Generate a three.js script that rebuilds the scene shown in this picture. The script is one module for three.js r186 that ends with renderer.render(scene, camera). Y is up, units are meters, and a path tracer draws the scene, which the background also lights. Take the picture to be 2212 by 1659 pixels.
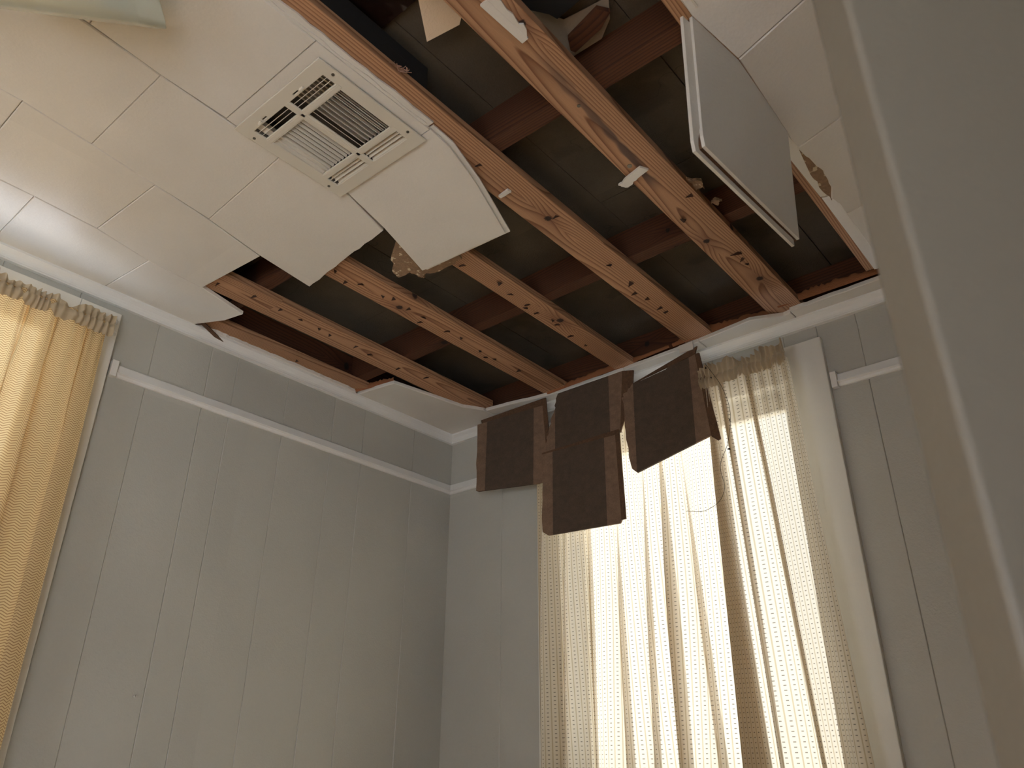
import * as THREE from 'three';
import { RoundedBoxGeometry } from 'three/addons/geometries/RoundedBoxGeometry.js';
import { mergeGeometries } from 'three/addons/utils/BufferGeometryUtils.js';

// ---------- camera, sky, sun, exposure ----------
const scene = new THREE.Scene();
const camera = new THREE.PerspectiveCamera(52.37, 2212 / 1659, 0.05, 200);
camera.position.set(0, 1.5, 0);
camera.quaternion.setFromRotationMatrix(new THREE.Matrix4().makeBasis(
  new THREE.Vector3(0.76483, 0.00518, -0.64421),
  new THREE.Vector3(0.28187, 0.89648, 0.34185),
  new THREE.Vector3(0.57930, -0.44305, 0.68420)));
camera.focus = 2.6;
camera.userData.fStop = 9;
scene.add(camera);

const renderer = new THREE.WebGLRenderer({ antialias: true });
renderer.toneMapping = THREE.LinearToneMapping;
renderer.toneMappingExposure = 1.35;
renderer.shadowMap.enabled = true;

let seed = 7;
const rnd = () => { seed = (seed * 1664525 + 1013904223) >>> 0; return seed / 4294967296; };
const hash = (x, y, s = 0) => { let h = (x * 374761393 + y * 668265263 + s * 974711) | 0; h = Math.imul(h ^ (h >>> 13), 1274126177); return ((h ^ (h >>> 16)) >>> 0) / 4294967296; };
const sm = (t) => t * t * (3 - 2 * t);
function vnoise(x, y, s = 0, px = 0, py = 0) {          // value noise, wraps at px, py when given
  const x0 = Math.floor(x), y0 = Math.floor(y), fx = sm(x - x0), fy = sm(y - y0);
  const w = (a, p) => (p ? ((a % p) + p) % p : a);
  const h = (i, j) => hash(w(i, px), w(j, py), s);
  return (h(x0, y0) * (1 - fx) + h(x0 + 1, y0) * fx) * (1 - fy) + (h(x0, y0 + 1) * (1 - fx) + h(x0 + 1, y0 + 1) * fx) * fy;
}
const fbm = (x, y, s = 0, o = 4) => { let v = 0, a = 0.5; for (let i = 0; i < o; i++) { v += a * vnoise(x, y, s + i * 17); x *= 2.03; y *= 2.03; a *= 0.5; } return v; };
const clamp = (x, a = 0, b = 1) => Math.min(b, Math.max(a, x));
const lerp = (a, b, t) => a + (b - a) * t;
const step = (a, b, x) => sm(clamp((x - a) / (b - a)));

{ // sky: pale haze at the horizon, bluer above, thin even cloud
  const w = 256, h = 128, d = new Float32Array(w * h * 4);
  for (let j = 0; j < h; j++) for (let i = 0; i < w; i++) {
    const e = ((j + 0.5) / h - 0.5) * Math.PI, up = clamp(Math.sin(e));
    const c = 0.16 * (vnoise(i / 8, j / 6, 3, 32) - 0.5) * up;
    const k = Math.pow(up, 0.5);
    const p = (j * w + i) * 4;
    d[p] = lerp(0.94, 0.64, k) + c; d[p + 1] = lerp(1.0, 0.82, k) + c; d[p + 2] = lerp(1.1, 1.12, k) + c; d[p + 3] = 1;
  }
  const t = new THREE.DataTexture(d, w, h, THREE.RGBAFormat, THREE.FloatType);
  t.mapping = THREE.EquirectangularReflectionMapping; t.magFilter = THREE.LinearFilter; t.needsUpdate = true;
  scene.background = t;
  scene.backgroundIntensity = 3.4;
}
const sun = new THREE.DirectionalLight(0xfff6ea, 26);
sun.position.set(5.0, 9.4, 3.4); sun.target.position.set(0, 0, 0);
sun.castShadow = true; sun.shadow.mapSize.set(2048, 2048);
Object.assign(sun.shadow.camera, { left: -8, right: 8, top: 8, bottom: -8, near: 1, far: 30 });
scene.add(sun, sun.target);

// ---------- helpers ----------
const used = {};
const numbered = (n) => { const k = used[n] = (used[n] ?? -1) + 1; return k ? `${n}_${String(k).padStart(3, '0')}` : n; };
const V = (x, y, z) => new THREE.Vector3(x, y, z);
function mesh(name, geo, mat, parent = scene) {
  const m = new THREE.Mesh(geo, mat);
  m.name = parent === scene ? numbered(name) : name;
  m.castShadow = m.receiveShadow = true;
  if (parent !== scene) { const n = parent.children.filter((c) => c.name === name || c.name.startsWith(name + '_')).length; if (n) m.name = `${name}_${String(n).padStart(3, '0')}`; }
  parent.add(m); return m;
}
function group(name, parent = scene) { const g = new THREE.Group(); g.name = parent === scene ? numbered(name) : name; parent.add(g); return g; }
function tag(o, label, category, grp) { o.userData.label = label; o.userData.category = category; if (grp) o.userData.group = grp; return o; }
function struct(o) { o.userData.kind = 'structure'; return o; }
// box projection of uv in metres; along = axis of the grain goes to u
function uvBox(g, along = null, scale = 1, off = [0, 0]) {
  if (g.index) g = g.toNonIndexed();
  const p = g.attributes.position, uv = new Float32Array(p.count * 2), a = V(), b = V(), c = V();
  for (let i = 0; i < p.count; i += 3) {
    a.fromBufferAttribute(p, i); b.fromBufferAttribute(p, i + 1); c.fromBufferAttribute(p, i + 2);
    const n = b.clone().sub(a).cross(c.clone().sub(a)), ax = [Math.abs(n.x), Math.abs(n.y), Math.abs(n.z)];
    let d = ax.indexOf(Math.max(...ax));
    let us = [0, 1, 2].filter((k) => k !== d);
    if (along !== null) { if (d === along) us = us; else us = [along, [0, 1, 2].find((k) => k !== d && k !== along)]; }
    [a, b, c].forEach((v, k) => { const q = [v.x, v.y, v.z]; uv[(i + k) * 2] = q[us[0]] * scale + off[0]; uv[(i + k) * 2 + 1] = q[us[1]] * scale + off[1]; });
  }
  g.setAttribute('uv', new THREE.BufferAttribute(uv, 2));
  return g;
}
function rbox(x0, x1, y0, y1, z0, z1, r = 0.002, along = null) {
  const g = r > 0 ? new RoundedBoxGeometry(x1 - x0, y1 - y0, z1 - z0, 1, r) : new THREE.BoxGeometry(x1 - x0, y1 - y0, z1 - z0);
  g.translate((x0 + x1) / 2, (y0 + y1) / 2, (z0 + z1) / 2);
  return uvBox(g, along);
}
function strip(g) { for (const k of Object.keys(g.attributes)) if (!['position', 'normal', 'uv'].includes(k)) g.deleteAttribute(k); return g; }
function merge(list) { return mergeGeometries(list.map((g) => strip(g.index ? g.toNonIndexed() : g))); }
// prism: bottom outline [[x,y,z]...] triangulated over two axes, moved along off for the other face
function prism(pts, off, axes = [0, 2], uvScale = 1) {
  const P = pts.map((p) => V(...p)), O = V(...off), Q = P.map((p) => p.clone().add(O));
  const flat = pts.map((p) => new THREE.Vector2(p[axes[0]], p[axes[1]]));
  const tri = THREE.ShapeUtils.triangulateShape(flat, []);
  const pos = [];
  const push = (...v) => v.forEach((q) => pos.push(q.x, q.y, q.z));
  const n0 = V();
  for (const [a, b, c] of tri) n0.add(P[b].clone().sub(P[a]).cross(P[c].clone().sub(P[a])));
  const flip = n0.dot(O) > 0;                                   // bottom must face away from off
  for (const [a, b, c] of tri) { if (flip) { push(P[a], P[c], P[b]); push(Q[a], Q[b], Q[c]); } else { push(P[a], P[b], P[c]); push(Q[a], Q[c], Q[b]); } }
  const area = THREE.ShapeUtils.area(flat);
  // orientation of the outline seen from -off
  const ring = P.map((_, i) => i);
  for (let i = 0; i < P.length; i++) {
    const a = ring[i], b = ring[(i + 1) % P.length];
    const n = P[b].clone().sub(P[a]).cross(O);
    const ctr = P[a].clone().add(P[b]).multiplyScalar(0.5);
    // outward test in the triangulation plane
    const e = [flat[b].x - flat[a].x, flat[b].y - flat[a].y], out2 = area > 0 ? [e[1], -e[0]] : [-e[1], e[0]];
    const nn = [n.x, n.y, n.z], dot = nn[axes[0]] * out2[0] + nn[axes[1]] * out2[1];
    if (dot > 0) { push(P[a], P[b], Q[b]); push(P[a], Q[b], Q[a]); } else { push(P[a], Q[b], P[b]); push(P[a], Q[a], Q[b]); }
    ctr.set(0, 0, 0);
  }
  const g = new THREE.BufferGeometry();
  g.setAttribute('position', new THREE.Float32BufferAttribute(pos, 3));
  g.computeVertexNormals();
  const fl = n0.normalize().multiplyScalar(flip ? -1 : 1), nr = g.attributes.normal;   // each broad face shades as one sheet
  for (let i = 0; i < tri.length * 6; i++) { const k = Math.floor(i / 3) % 2 ? -1 : 1; nr.setXYZ(i, fl.x * k, fl.y * k, fl.z * k); }
  return uvBox(g, null, uvScale);
}
// tile: outline [x, z, y?] with a small bevel round the painted face
function slab(pts, thick, bev = 0.0016) {
  const A = THREE.ShapeUtils.area(pts.map(([x, z]) => new THREE.Vector2(x, z))), sg = A > 0 ? 1 : -1, n = pts.length;
  const nrm = (p, q) => { const dx = q[0] - p[0], dz = q[1] - p[1], l = Math.hypot(dx, dz) || 1; return [-dz / l * sg, dx / l * sg]; };
  const ins = pts.map((p, i) => { const a = nrm(pts[(i + n - 1) % n], p), b = nrm(p, pts[(i + 1) % n]), k = bev / Math.max(0.35, 1 + a[0] * b[0] + a[1] * b[1]); return [p[0] + (a[0] + b[0]) * k, p[1] + (a[1] + b[1]) * k]; });
  const Y = pts.map((p) => p[2] ?? YC), tri = THREE.ShapeUtils.triangulateShape(ins.map(([x, z]) => new THREE.Vector2(x, z)), []);
  const B = ins.map((p, i) => V(p[0], Y[i], p[1])), E = pts.map((p, i) => V(p[0], Y[i] + bev, p[1])), T = pts.map((p, i) => V(p[0], Y[i] + thick, p[1]));
  const pos = [], push = (...v) => v.forEach((q) => pos.push(q.x, q.y, q.z)), n0 = V();
  const down = (a, b, c) => { const m = b.clone().sub(a).cross(c.clone().sub(a)); return m.y < 0; };
  for (const [a, b, c] of tri) { const d = down(B[a], B[b], B[c]); if (d) push(B[a], B[b], B[c]); else push(B[a], B[c], B[b]); n0.add((d ? B[b] : B[c]).clone().sub(B[a]).cross((d ? B[c] : B[b]).clone().sub(B[a]))); }
  const nb = tri.length * 3;
  for (const [a, b, c] of tri) { if (down(T[a], T[b], T[c])) push(T[a], T[c], T[b]); else push(T[a], T[b], T[c]); }
  for (let i = 0; i < n; i++) { const j = (i + 1) % n; for (const [L, U] of [[B, E], [E, T]]) { if (sg > 0) push(L[i], U[j], L[j], L[i], U[i], U[j]); else push(L[i], L[j], U[j], L[i], U[j], U[i]); } }
  const g = new THREE.BufferGeometry(); g.setAttribute('position', new THREE.Float32BufferAttribute(pos, 3)); g.computeVertexNormals();
  n0.normalize(); for (let i = 0; i < nb; i++) g.attributes.normal.setXYZ(i, n0.x, n0.y, n0.z);
  return uvBox(g);
}
// profile [[a,b]...] in the plane of two axes, extruded along the third
function extr(profile, axis, s0, s1, along = axis) {
  const ax = [0, 1, 2].filter((k) => k !== axis), pts = profile.map(([a, b]) => { const p = [0, 0, 0]; p[ax[0]] = a; p[ax[1]] = b; p[axis] = s0; return p; });
  const off = [0, 0, 0]; off[axis] = s1 - s0;
  return uvBox(prism(pts, off, ax), along);
}
// ragged outline: breaks the chosen edges of a polygon into uneven steps
function ragged(pts, edges, amp, n, s) {
  const out = [];
  pts.forEach((p, i) => {
    out.push(p);
    if (!edges.includes(i)) return;
    const q = pts[(i + 1) % pts.length], d = [q[0] - p[0], q[1] - p[1]], L = Math.hypot(...d), nx = -d[1] / L, ny = d[0] / L;
    for (let k = 1; k < n; k++) { const t = (k + (hash(k, i, s) - 0.5) * 0.7) / n, o = amp * (hash(k, i, s + 5) - 0.5) * 2; out.push([p[0] + d[0] * t + nx * o, p[1] + d[1] * t + ny * o, ...(p.length > 2 ? [lerp(p[2], q[2], t)] : [])]); }
  });
  return out;
}
function tube(pts, r, seg = 60, rad = 8) { return new THREE.TubeGeometry(new THREE.CatmullRomCurve3(pts.map((p) => V(...p))), seg, r, rad); }

// ---------- textures ----------
function tex(w, h, fn, { srgb = true, rx = 1, ry = 1 } = {}) {
  const d = new Uint8Array(w * h * 4);
  for (let j = 0; j < h; j++) for (let i = 0; i < w; i++) { const c = fn(i, j); const p = (j * w + i) * 4; d[p] = clamp(c[0]) * 255; d[p + 1] = clamp(c[1]) * 255; d[p + 2] = clamp(c[2]) * 255; d[p + 3] = 255; }
  const t = new THREE.DataTexture(d, w, h);
  t.wrapS = t.wrapT = THREE.RepeatWrapping; t.magFilter = THREE.LinearFilter; t.repeat.set(rx, ry);
  if (srgb) t.colorSpace = THREE.SRGBColorSpace;
  t.needsUpdate = true; return t;
}
const mix3 = (a, b, t) => [lerp(a[0], b[0], t), lerp(a[1], b[1], t), lerp(a[2], b[2], t)];
// fir boards: 2.4 m long, six boards of 0.1 m in one sheet
const WOOD_L = 2.4, WOOD_H = 0.6;
function firTexture(w, h, knots) {
  return tex(w, h, (i, j) => {
    const u = (i / w) * WOOD_L, vv = (j / h) * WOOD_H, b = Math.floor(vv / 0.1), v = vv - b * 0.1 - 0.05;
    let wob = 0.02 * (vnoise(u * 1.3, b * 7.1, 11) - 0.5) + 0.008 * (vnoise(u * 5, b * 3.3 + v * 10, 12) - 0.5);
    let near = 0, kn = 0;
    for (const [kb, ku, kv, kr] of knots) if (kb === b) {
      const dx = (u - ku) / 2.6, dy = v - kv, r = Math.hypot(dx, dy);
      wob += (dy >= 0 ? 1 : -1) * 0.022 * Math.exp(-(r * r) / (kr * kr * 6)) * (kr / 0.012);
      near = Math.max(near, Math.exp(-(r * r) / (kr * kr * 3)));
      const rr = Math.hypot(u - ku, v - kv); kn = Math.max(kn, 1 - step(kr * 0.5, kr, rr + 0.003 * (vnoise(u * 300, v * 300, 4) - 0.5)));
    }
    const y0 = [0.01, -0.06, 0.004, 0.08, -0.012, -0.05][b], dep = 0.012 + 0.05 * vnoise(u * 0.9 + b * 5, 0.5, 31 + b) + 0.012 * u;
    const R = Math.hypot(v - y0 + wob, dep) + 0.004 * (vnoise(u * 3, v * 25, 9) - 0.5);
    const f = R / (0.0045 + 0.002 * hash(b, 3, 1)), fr = f - Math.floor(f);
    const late = Math.pow(fr, 3.2) * (1 - step(0.9, 1, fr));
    const fib = vnoise(u * 60, v * 1700, 21) * 0.6 + vnoise(u * 15, v * 600, 22) * 0.4;
    let c = mix3([0.73, 0.56, 0.42], [0.48, 0.315, 0.205], clamp(late * 1.3));
    const tone = 0.9 + 0.16 * fbm(u * 2.2 + b * 9, v * 14, 40) + 0.1 * (fib - 0.5);
    c = c.map((x) => x * tone);
    c = mix3(c, [0.40, 0.25, 0.17], near * 0.45);
    c = mix3(c, [0.17, 0.10, 0.075], kn);
    if (b === 4) { // the dark split and stain that runs along one board
      const su = u - 1.1, line = 0.012 * Math.sin(su * 3) + 0.01 * (vnoise(u * 6, 1, 77) - 0.5);
      const s = (1 - step(0.004, 0.014, Math.abs(v - line) + 0.012 * (vnoise(u * 30, v * 120, 78) - 0.5))) * step(0.38, 0.6, vnoise(u * 4.2, 2, 79)) * step(-0.35, -0.25, su) * (1 - step(0.2, 0.3, su));
      c = mix3(c, [0.27, 0.21, 0.19], 0.75 * s);
    }
    return c;
  });
}
const firMap = firTexture(2048, 1024, [[1, 0.6, 0.01, 0.01], [2, 0.9, -0.015, 0.013], [2, 1.75, 0.02, 0.009], [3, 0.62, 0.005, 0.014], [3, 1.5, -0.02, 0.008], [4, 0.5, -0.022, 0.011], [4, 1.35, 0.03, 0.009], [5, 1.1, 0, 0.012], [0, 1.4, 0.015, 0.011], [4, 0.24, 0.012, 0.012]]);
const firBump = tex(1024, 512, (i, j) => { const v = 0.5 * vnoise(i / 16, j / 1.2, 5) + 0.5 * vnoise(i / 60, j / 4, 6); return [v, v, v]; }, { srgb: false });
const paintBump = tex(512, 512, (i, j) => { const v = 0.6 * vnoise(i / 5, j / 5, 51, 102, 102) + 0.4 * vnoise(i / 2.3, j / 2.3, 52); return [v, v, v]; }, { srgb: false, rx: 2.5, ry: 2.5 });
const brushBump = tex(512, 512, (i, j) => { const v = 0.7 * vnoise(i / 3, j / 40, 61) + 0.3 * vnoise(i / 9, j / 9, 62); return [v, v, v]; }, { srgb: false, rx: 4, ry: 4 });
const tileMap = tex(512, 512, (i, j) => { const n = 0.965 + 0.05 * fbm(i / 90, j / 90, 71, 3) + 0.012 * (vnoise(i / 2, j / 2, 72) - 0.5); return [0.875 * n, 0.855 * n, 0.815 * n]; }, { rx: 1.2, ry: 1.2 });
const wallMap = tex(512, 512, (i, j) => { const n = 0.965 + 0.06 * fbm(i / 120, j / 120, 81, 3) + 0.012 * (vnoise(i / 2, j / 2, 82) - 0.5); return [0.73 * n, 0.72 * n, 0.678 * n]; }, { rx: 0.8, ry: 0.8 });
// back of a fallen tile: two paler bands where the furring covered it
const tileBackMap = tex(256, 256, (i, j) => {
  const e = 0.004 * (vnoise(j / 8, 1, 3) - 0.5), u = i / 256 + e, band = u < 0.15 || u > 0.83 ? 1 : 0;
  const n = 0.88 + 0.2 * fbm(i / 14, j / 14, 91) + 0.16 * (vnoise(i / 1.4, j / 1.4, 92) - 0.5);
  return mix3([0.335, 0.275, 0.225], [0.5, 0.4, 0.32], band).map((x) => x * n);
});
const fibreMap = tex(256, 256, (i, j) => { const n = 0.75 + 0.35 * fbm(i / 12, j / 12, 95) + 0.2 * (vnoise(i / 1.5, j / 1.5, 96) - 0.5); return [0.40 * n, 0.29 * n, 0.205 * n]; }, { rx: 6, ry: 6 });
const tornMap = tex(256, 256, (i, j) => {
  const n = 0.85 + 0.25 * fbm(i / 10, j / 10, 101), w = step(0.62, 0.68, fbm(i / 16, j / 16, 103, 5) + 0.12 * (vnoise(i / 60, j / 60, 105) - 0.5));
  return mix3([0.58 * n, 0.47 * n, 0.365 * n], [0.8, 0.73, 0.61], w);
}, { rx: 5, ry: 5 });
const deckMap = tex(1024, 1024, (i, j) => {
  const n = 0.86 + 0.26 * fbm(i / 70, j / 70, 111, 5), st = step(0.6, 0.75, fbm(i / 120 + 0.6 * vnoise(i / 40, j / 40, 8), j / 90, 113)) * 0.12;
  const cr = Math.abs(fbm(i / 95, j / 95, 117, 4) - 0.47), line = (1 - step(0.002, 0.006, cr)) * 0.16 * step(0.5, 0.62, vnoise(i / 180, j / 180, 119));
  const g = 0.05 * (vnoise(i / 1.5, j / 1.5, 120) - 0.5);
  return [0.34, 0.305, 0.255].map((x) => x * n * (1 - st) * (1 - line) + g * 0.4);
}, { rx: 0.7, ry: 0.7 });
const plasterBump = tex(256, 256, (i, j) => { const v = fbm(i / 6, j / 6, 131, 4); return [v, v, v]; }, { srgb: false, rx: 8, ry: 8 });
// dotted weave: one 12 mm repeat with a dash between two ribs
function weave(fn) { return tex(64, 64, fn); }
const dotMap = weave((i, j) => {
  const x = (i + 0.5) / 64, y = (j + 0.5) / 64;
  let c = [0.87, 0.81, 0.70];
  const rib = 1 - step(0.05, 0.1, Math.min(x, 1 - x)); c = mix3(c, [0.72, 0.64, 0.49], rib * 0.8);
  const dash = (Math.abs(x - 0.5) < 0.14 && Math.abs(y - 0.5) < 0.09) ? 1 : 0; c = mix3(c, [0.24, 0.2, 0.16], dash * 0.6);
  const th = 0.5 + 0.5 * Math.sin(y * Math.PI * 16); return c.map((k) => k * (0.955 + 0.045 * th));
});
const zigMap = weave((i, j) => {
  const x = (i + 0.5) / 64, y = (j + 0.5) / 64, z = Math.abs(((x * 1) % 1) - 0.5), t = ((y + z * 0.9) % 0.5) / 0.5;
  const line = step(0.3, 0.45, t) * (1 - step(0.62, 0.78, t));
  return mix3([0.88, 0.77, 0.56], [0.65, 0.50, 0.32], line);
});

// ---------- materials ----------
const S = (o) => new THREE.MeshStandardMaterial(o), PH = (o) => new THREE.MeshPhysicalMaterial(o);
const M = {
  wall: S({ map: wallMap, roughness: 0.42, bumpMap: paintBump, bumpScale: 0.0004 }),
  tile: S({ map: tileMap, roughness: 0.34, bumpMap: paintBump, bumpScale: 0.00025 }),
  trim: S({ color: 0xe4e2dc, roughness: 0.36, bumpMap: brushBump, bumpScale: 0.0002 }),
  casing: S({ color: 0xdedacf, roughness: 0.4, bumpMap: brushBump, bumpScale: 0.0002 }),
  door: S({ color: 0x7f786c, roughness: 0.5, bumpMap: paintBump, bumpScale: 0.0003 }),
  fir: S({ map: firMap, roughness: 0.72, bumpMap: firBump, bumpScale: 0.0006 }),
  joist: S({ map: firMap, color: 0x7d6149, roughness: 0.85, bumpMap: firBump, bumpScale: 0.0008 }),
  deck: S({ map: deckMap, roughness: 0.95, bumpMap: plasterBump, bumpScale: 0.001 }),
  tileBack: S({ map: tileBackMap, roughness: 0.95, bumpMap: plasterBump, bumpScale: 0.0006 }),
  fibre: S({ map: fibreMap, roughness: 0.95, bumpMap: plasterBump, bumpScale: 0.0012 }),
  curl: S({ color: 0x8f5a38, roughness: 0.85, bumpMap: plasterBump, bumpScale: 0.001, side: THREE.DoubleSide }),
  torn: S({ map: tornMap, roughness: 0.95, bumpMap: plasterBump, bumpScale: 0.0015 }),
  grille: S({ color: 0xd2ccbd, roughness: 0.42 }),
  boot: S({ color: 0x4a4640, roughness: 0.7 }),
  screw: S({ color: 0x6a6458, roughness: 0.4, metalness: 0.7 }),
  staple: S({ color: 0x3b2418, roughness: 0.9 }),
  black: S({ color: 0x131313, roughness: 0.85 }),
  plastic: S({ color: 0x2a1d18, roughness: 0.16 }),
  paper: S({ color: 0xe3cdb0, roughness: 0.9, bumpMap: plasterBump, bumpScale: 0.0008 }),
  greyPaper: S({ color: 0xa09484, roughness: 0.9, bumpMap: plasterBump, bumpScale: 0.0008 }),
  lint: S({ color: 0xb08a74, roughness: 1 }),
  glass: PH({ color: 0xffffff, roughness: 0, transmission: 1, thickness: 0, ior: 1.5 }),
  shade: PH({ color: 0xd9dfd4, roughness: 0.22, transmission: 0.35, thickness: 0 }),
  floor: S({ color: 0xb08b60, roughness: 0.6 }),
  ground: S({ color: 0xc8d0da, roughness: 0.95 }),
  roof: S({ color: 0x555048, roughness: 0.95 }),
  metal: S({ color: 0xd8d4cc, roughness: 0.3, metalness: 0.6 }),
  wire: S({ color: 0x2a231c, roughness: 0.8 }),
  dots: PH({ map: dotMap, roughness: 0.62, transmission: 0.5, thickness: 0, side: THREE.DoubleSide }),
  zig: PH({ map: zigMap, roughness: 0.75, transmission: 0.26, thickness: 0, side: THREE.DoubleSide }),
  header: PH({ color: 0xb9a789, roughness: 1, transmission: 0.12, thickness: 0, side: THREE.DoubleSide }),
};

// ---------- room measures (metres) ----------
const XL = -2.19, ZB = -2.195, XR = 0.56, ZF = 1.9, YC = 2.77, YF = YC + 0.0127, YJ = 2.805, YD = 2.902;

// outside: paved yard and roof slab
struct(mesh('ground', uvBox(new THREE.BoxGeometry(60, 0.2, 60).translate(0, -0.5, 0)), M.ground));
struct(mesh('roof', uvBox(new THREE.BoxGeometry(3.5, 0.12, 5.0).translate(-0.85, 3.03, -0.15)), M.roof));
struct(mesh('floor', rbox(-2.35, 1.75, -0.08, 0, -2.35, 2.05, 0), M.floor));

// walls: a solid backing and boards with open joints in front of it
function wall(name, backs, boards) {
  const g = struct(group(name));
  mesh('backing', merge(backs.map((b) => rbox(...b, 0))), M.wall, g);
  for (const b of boards) mesh('wall_panel', b, M.wall, g);
  return g;
}
const GAP = 0.0005, CH = 0.0019;
function boardZ(z0, z1, y0, y1) { // board on the left wall, face at XL, bevelled long edges
  const a = z0 + GAP / 2, b = z1 - GAP / 2, x = XL, k = XL - 0.009;
  return extr([[k, a], [x - CH, a], [x, a + CH], [x, b - CH], [x - CH, b], [k, b]], 1, y0, y1);
}
function boardX(x0, x1, y0, y1) {
  const a = x0 + GAP / 2, b = x1 - GAP / 2, z = ZB, k = ZB - 0.009;
  return extr([[a, k], [b, k], [b, z - CH], [b - CH, z], [a + CH, z], [a, z - CH]], 1, y0, y1);
}
const WL = { z0: -0.655, z1: 0.26, y0: 0.75, y1: 2.645 };   // left window opening
const WB = { x0: -1.62, x1: -0.735, y0: 0.35, y1: 2.57 };   // back window opening
{
  const x0 = -2.31, x1 = XL - 0.009, T = 2.93;
  const boards = [];
  const zs = [ZB - 0.009, -1.977, -1.721, -1.578, -1.373, -1.172, -1.076, -0.893, WL.z0];
  for (let i = 0; i < zs.length - 1; i++) boards.push(boardZ(zs[i], zs[i + 1], 0, YF));
  for (const [a, b] of [[WL.z0, -0.45], [-0.45, -0.2], [-0.2, 0.05], [0.05, WL.z1]]) { boards.push(boardZ(a, b, WL.y1, YF)); boards.push(boardZ(a, b, 0, WL.y0)); }
  for (let z = WL.z1; z < ZF; z += 0.21) boards.push(boardZ(z, Math.min(z + 0.21, ZF), 0, YF));
  wall('wall_left', [[x0, x1, -0.05, T, -2.315, WL.z0], [x0, x1, -0.05, T, WL.z1, 2.02], [x0, x1, -0.05, WL.y0, WL.z0, WL.z1], [x0, x1, WL.y1, T, WL.z0, WL.z1]], boards);
}
{
  const z0 = -2.315, z1 = ZB - 0.009, T = 2.93, boards = [];
  const left = [XL, -1.905, WB.x0], right = [WB.x1, -0.63, -0.512, -0.37, -0.21, -0.09, 0.1, 0.25, 0.4, XR];
  for (let i = 0; i < left.length - 1; i++) boards.push(boardX(left[i], left[i + 1], 0, YF));
  for (let i = 0; i < right.length - 1; i++) boards.push(boardX(right[i], right[i + 1], 0, YF));
  for (const [a, b] of [[WB.x0, -1.45], [-1.45, -1.22], [-1.22, -0.98], [-0.98, WB.x1]]) { boards.push(boardX(a, b, WB.y1, YF)); boards.push(boardX(a, b, 0, WB.y0)); }
  wall('wall_back', [[-2.19, WB.x0, -0.05, T, z0, z1], [WB.x1, 0.68, -0.05, T, z0, z1], [WB.x0, WB.x1, -0.05, WB.y0, z0, z1], [WB.x0, WB.x1, WB.y1, T, z0, z1]], boards);
}
// right wall with the doorway the leaf belongs to, and the front wall; each gets an unseen window, added for fill light
const DOOR = { z0: -0.86, z1: -0.05, y1: 2.06 };
const WR = { z0: 0.5, z1: 1.6, y0: 0.75, y1: 2.2 };
wall('wall_right', [[XR, 0.68, -0.05, 2.93, -2.2, DOOR.z0], [XR, 0.68, -0.05, 2.93, DOOR.z1, WR.z0], [XR, 0.68, -0.05, 2.93, WR.z1, 2.02], [XR, 0.68, -0.05, WR.y0, WR.z0, WR.z1], [XR, 0.68, WR.y1, 2.93, WR.z0, WR.z1], [XR, 0.68, DOOR.y1, 2.93, DOOR.z0, DOOR.z1]], []);
wall('wall_hall', [[1.6, 1.72, -0.05, 2.93, -1.2, 0.2], [0.68, 1.72, -0.05, 2.93, -1.32, -1.2], [0.68, 1.72, -0.05, 2.93, 0.2, 0.32], [0.68, 1.72, 2.78, 2.93, -1.2, 0.2]], []);
const WF = { x0: -1.1, x1: -0.4, y0: 0.75, y1: 2.0 };
wall('wall_front', [[-2.19, WF.x0, -0.05, 2.93, ZF, 2.02], [WF.x1, 0.68, -0.05, 2.93, ZF, 2.02], [WF.x0, WF.x1, -0.05, WF.y0, ZF, 2.02], [WF.x0, WF.x1, WF.y1, 2.93, ZF, 2.02]], []);

// crown moulding (small cove) and picture rail
function crownProfile() { return [[0, 0], [0.026, 0], [0.026, -0.007], [0.022, -0.010], [0.0155, -0.0155], [0.0115, -0.022], [0.010, -0.029], [0.0115, -0.031], [0.0115, -0.036], [0, -0.037]]; }
const railProfile = [[0, 0.040], [0.006, 0.040], [0.008, 0.037], [0.011, 0.020], [0.018, 0.017], [0.019, 0.011], [0.013, 0.008], [0.0115, 0.003], [0.008, 0], [0, 0]];
struct(mesh('trim', extr(crownProfile().map(([p, d]) => [XL + p, YC + d]), 2, ZB, ZF), M.trim)).name = 'trim_1';
struct(mesh('trim', extr(crownProfile().map(([p, d]) => [YC + d, ZB + p * 1.1]), 0, XL, XR), M.trim)).name = 'trim_2';
const RY = 2.514;
struct(mesh('trim', merge([extr(railProfile.map(([p, y]) => [XL + p, RY + y]), 2, ZB, -0.795), rbox(XL, XL + 0.021, RY - 0.004, RY + 0.046, -0.797, -0.778, 0.002)]), M.trim)).name = 'trim_3';
struct(mesh('trim', extr(railProfile.map(([p, y]) => [RY + y, ZB + p]), 0, XL, -1.735), M.trim)).name = 'trim_4';
struct(mesh('trim', merge([extr(railProfile.map(([p, y]) => [RY + y, ZB + p]), 0, -0.605, XR), rbox(-0.612, -0.594, RY - 0.004, RY + 0.046, ZB, ZB + 0.021, 0.002)]), M.trim)).name = 'trim_5';
struct(mesh('baseboard_left', rbox(XL, XL + 0.015, 0, 0.14, ZB, ZF, 0.003), M.trim));
struct(mesh('baseboard_back', rbox(XL, XR, 0, 0.14, ZB, ZB + 0.015, 0.003), M.trim));

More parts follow.
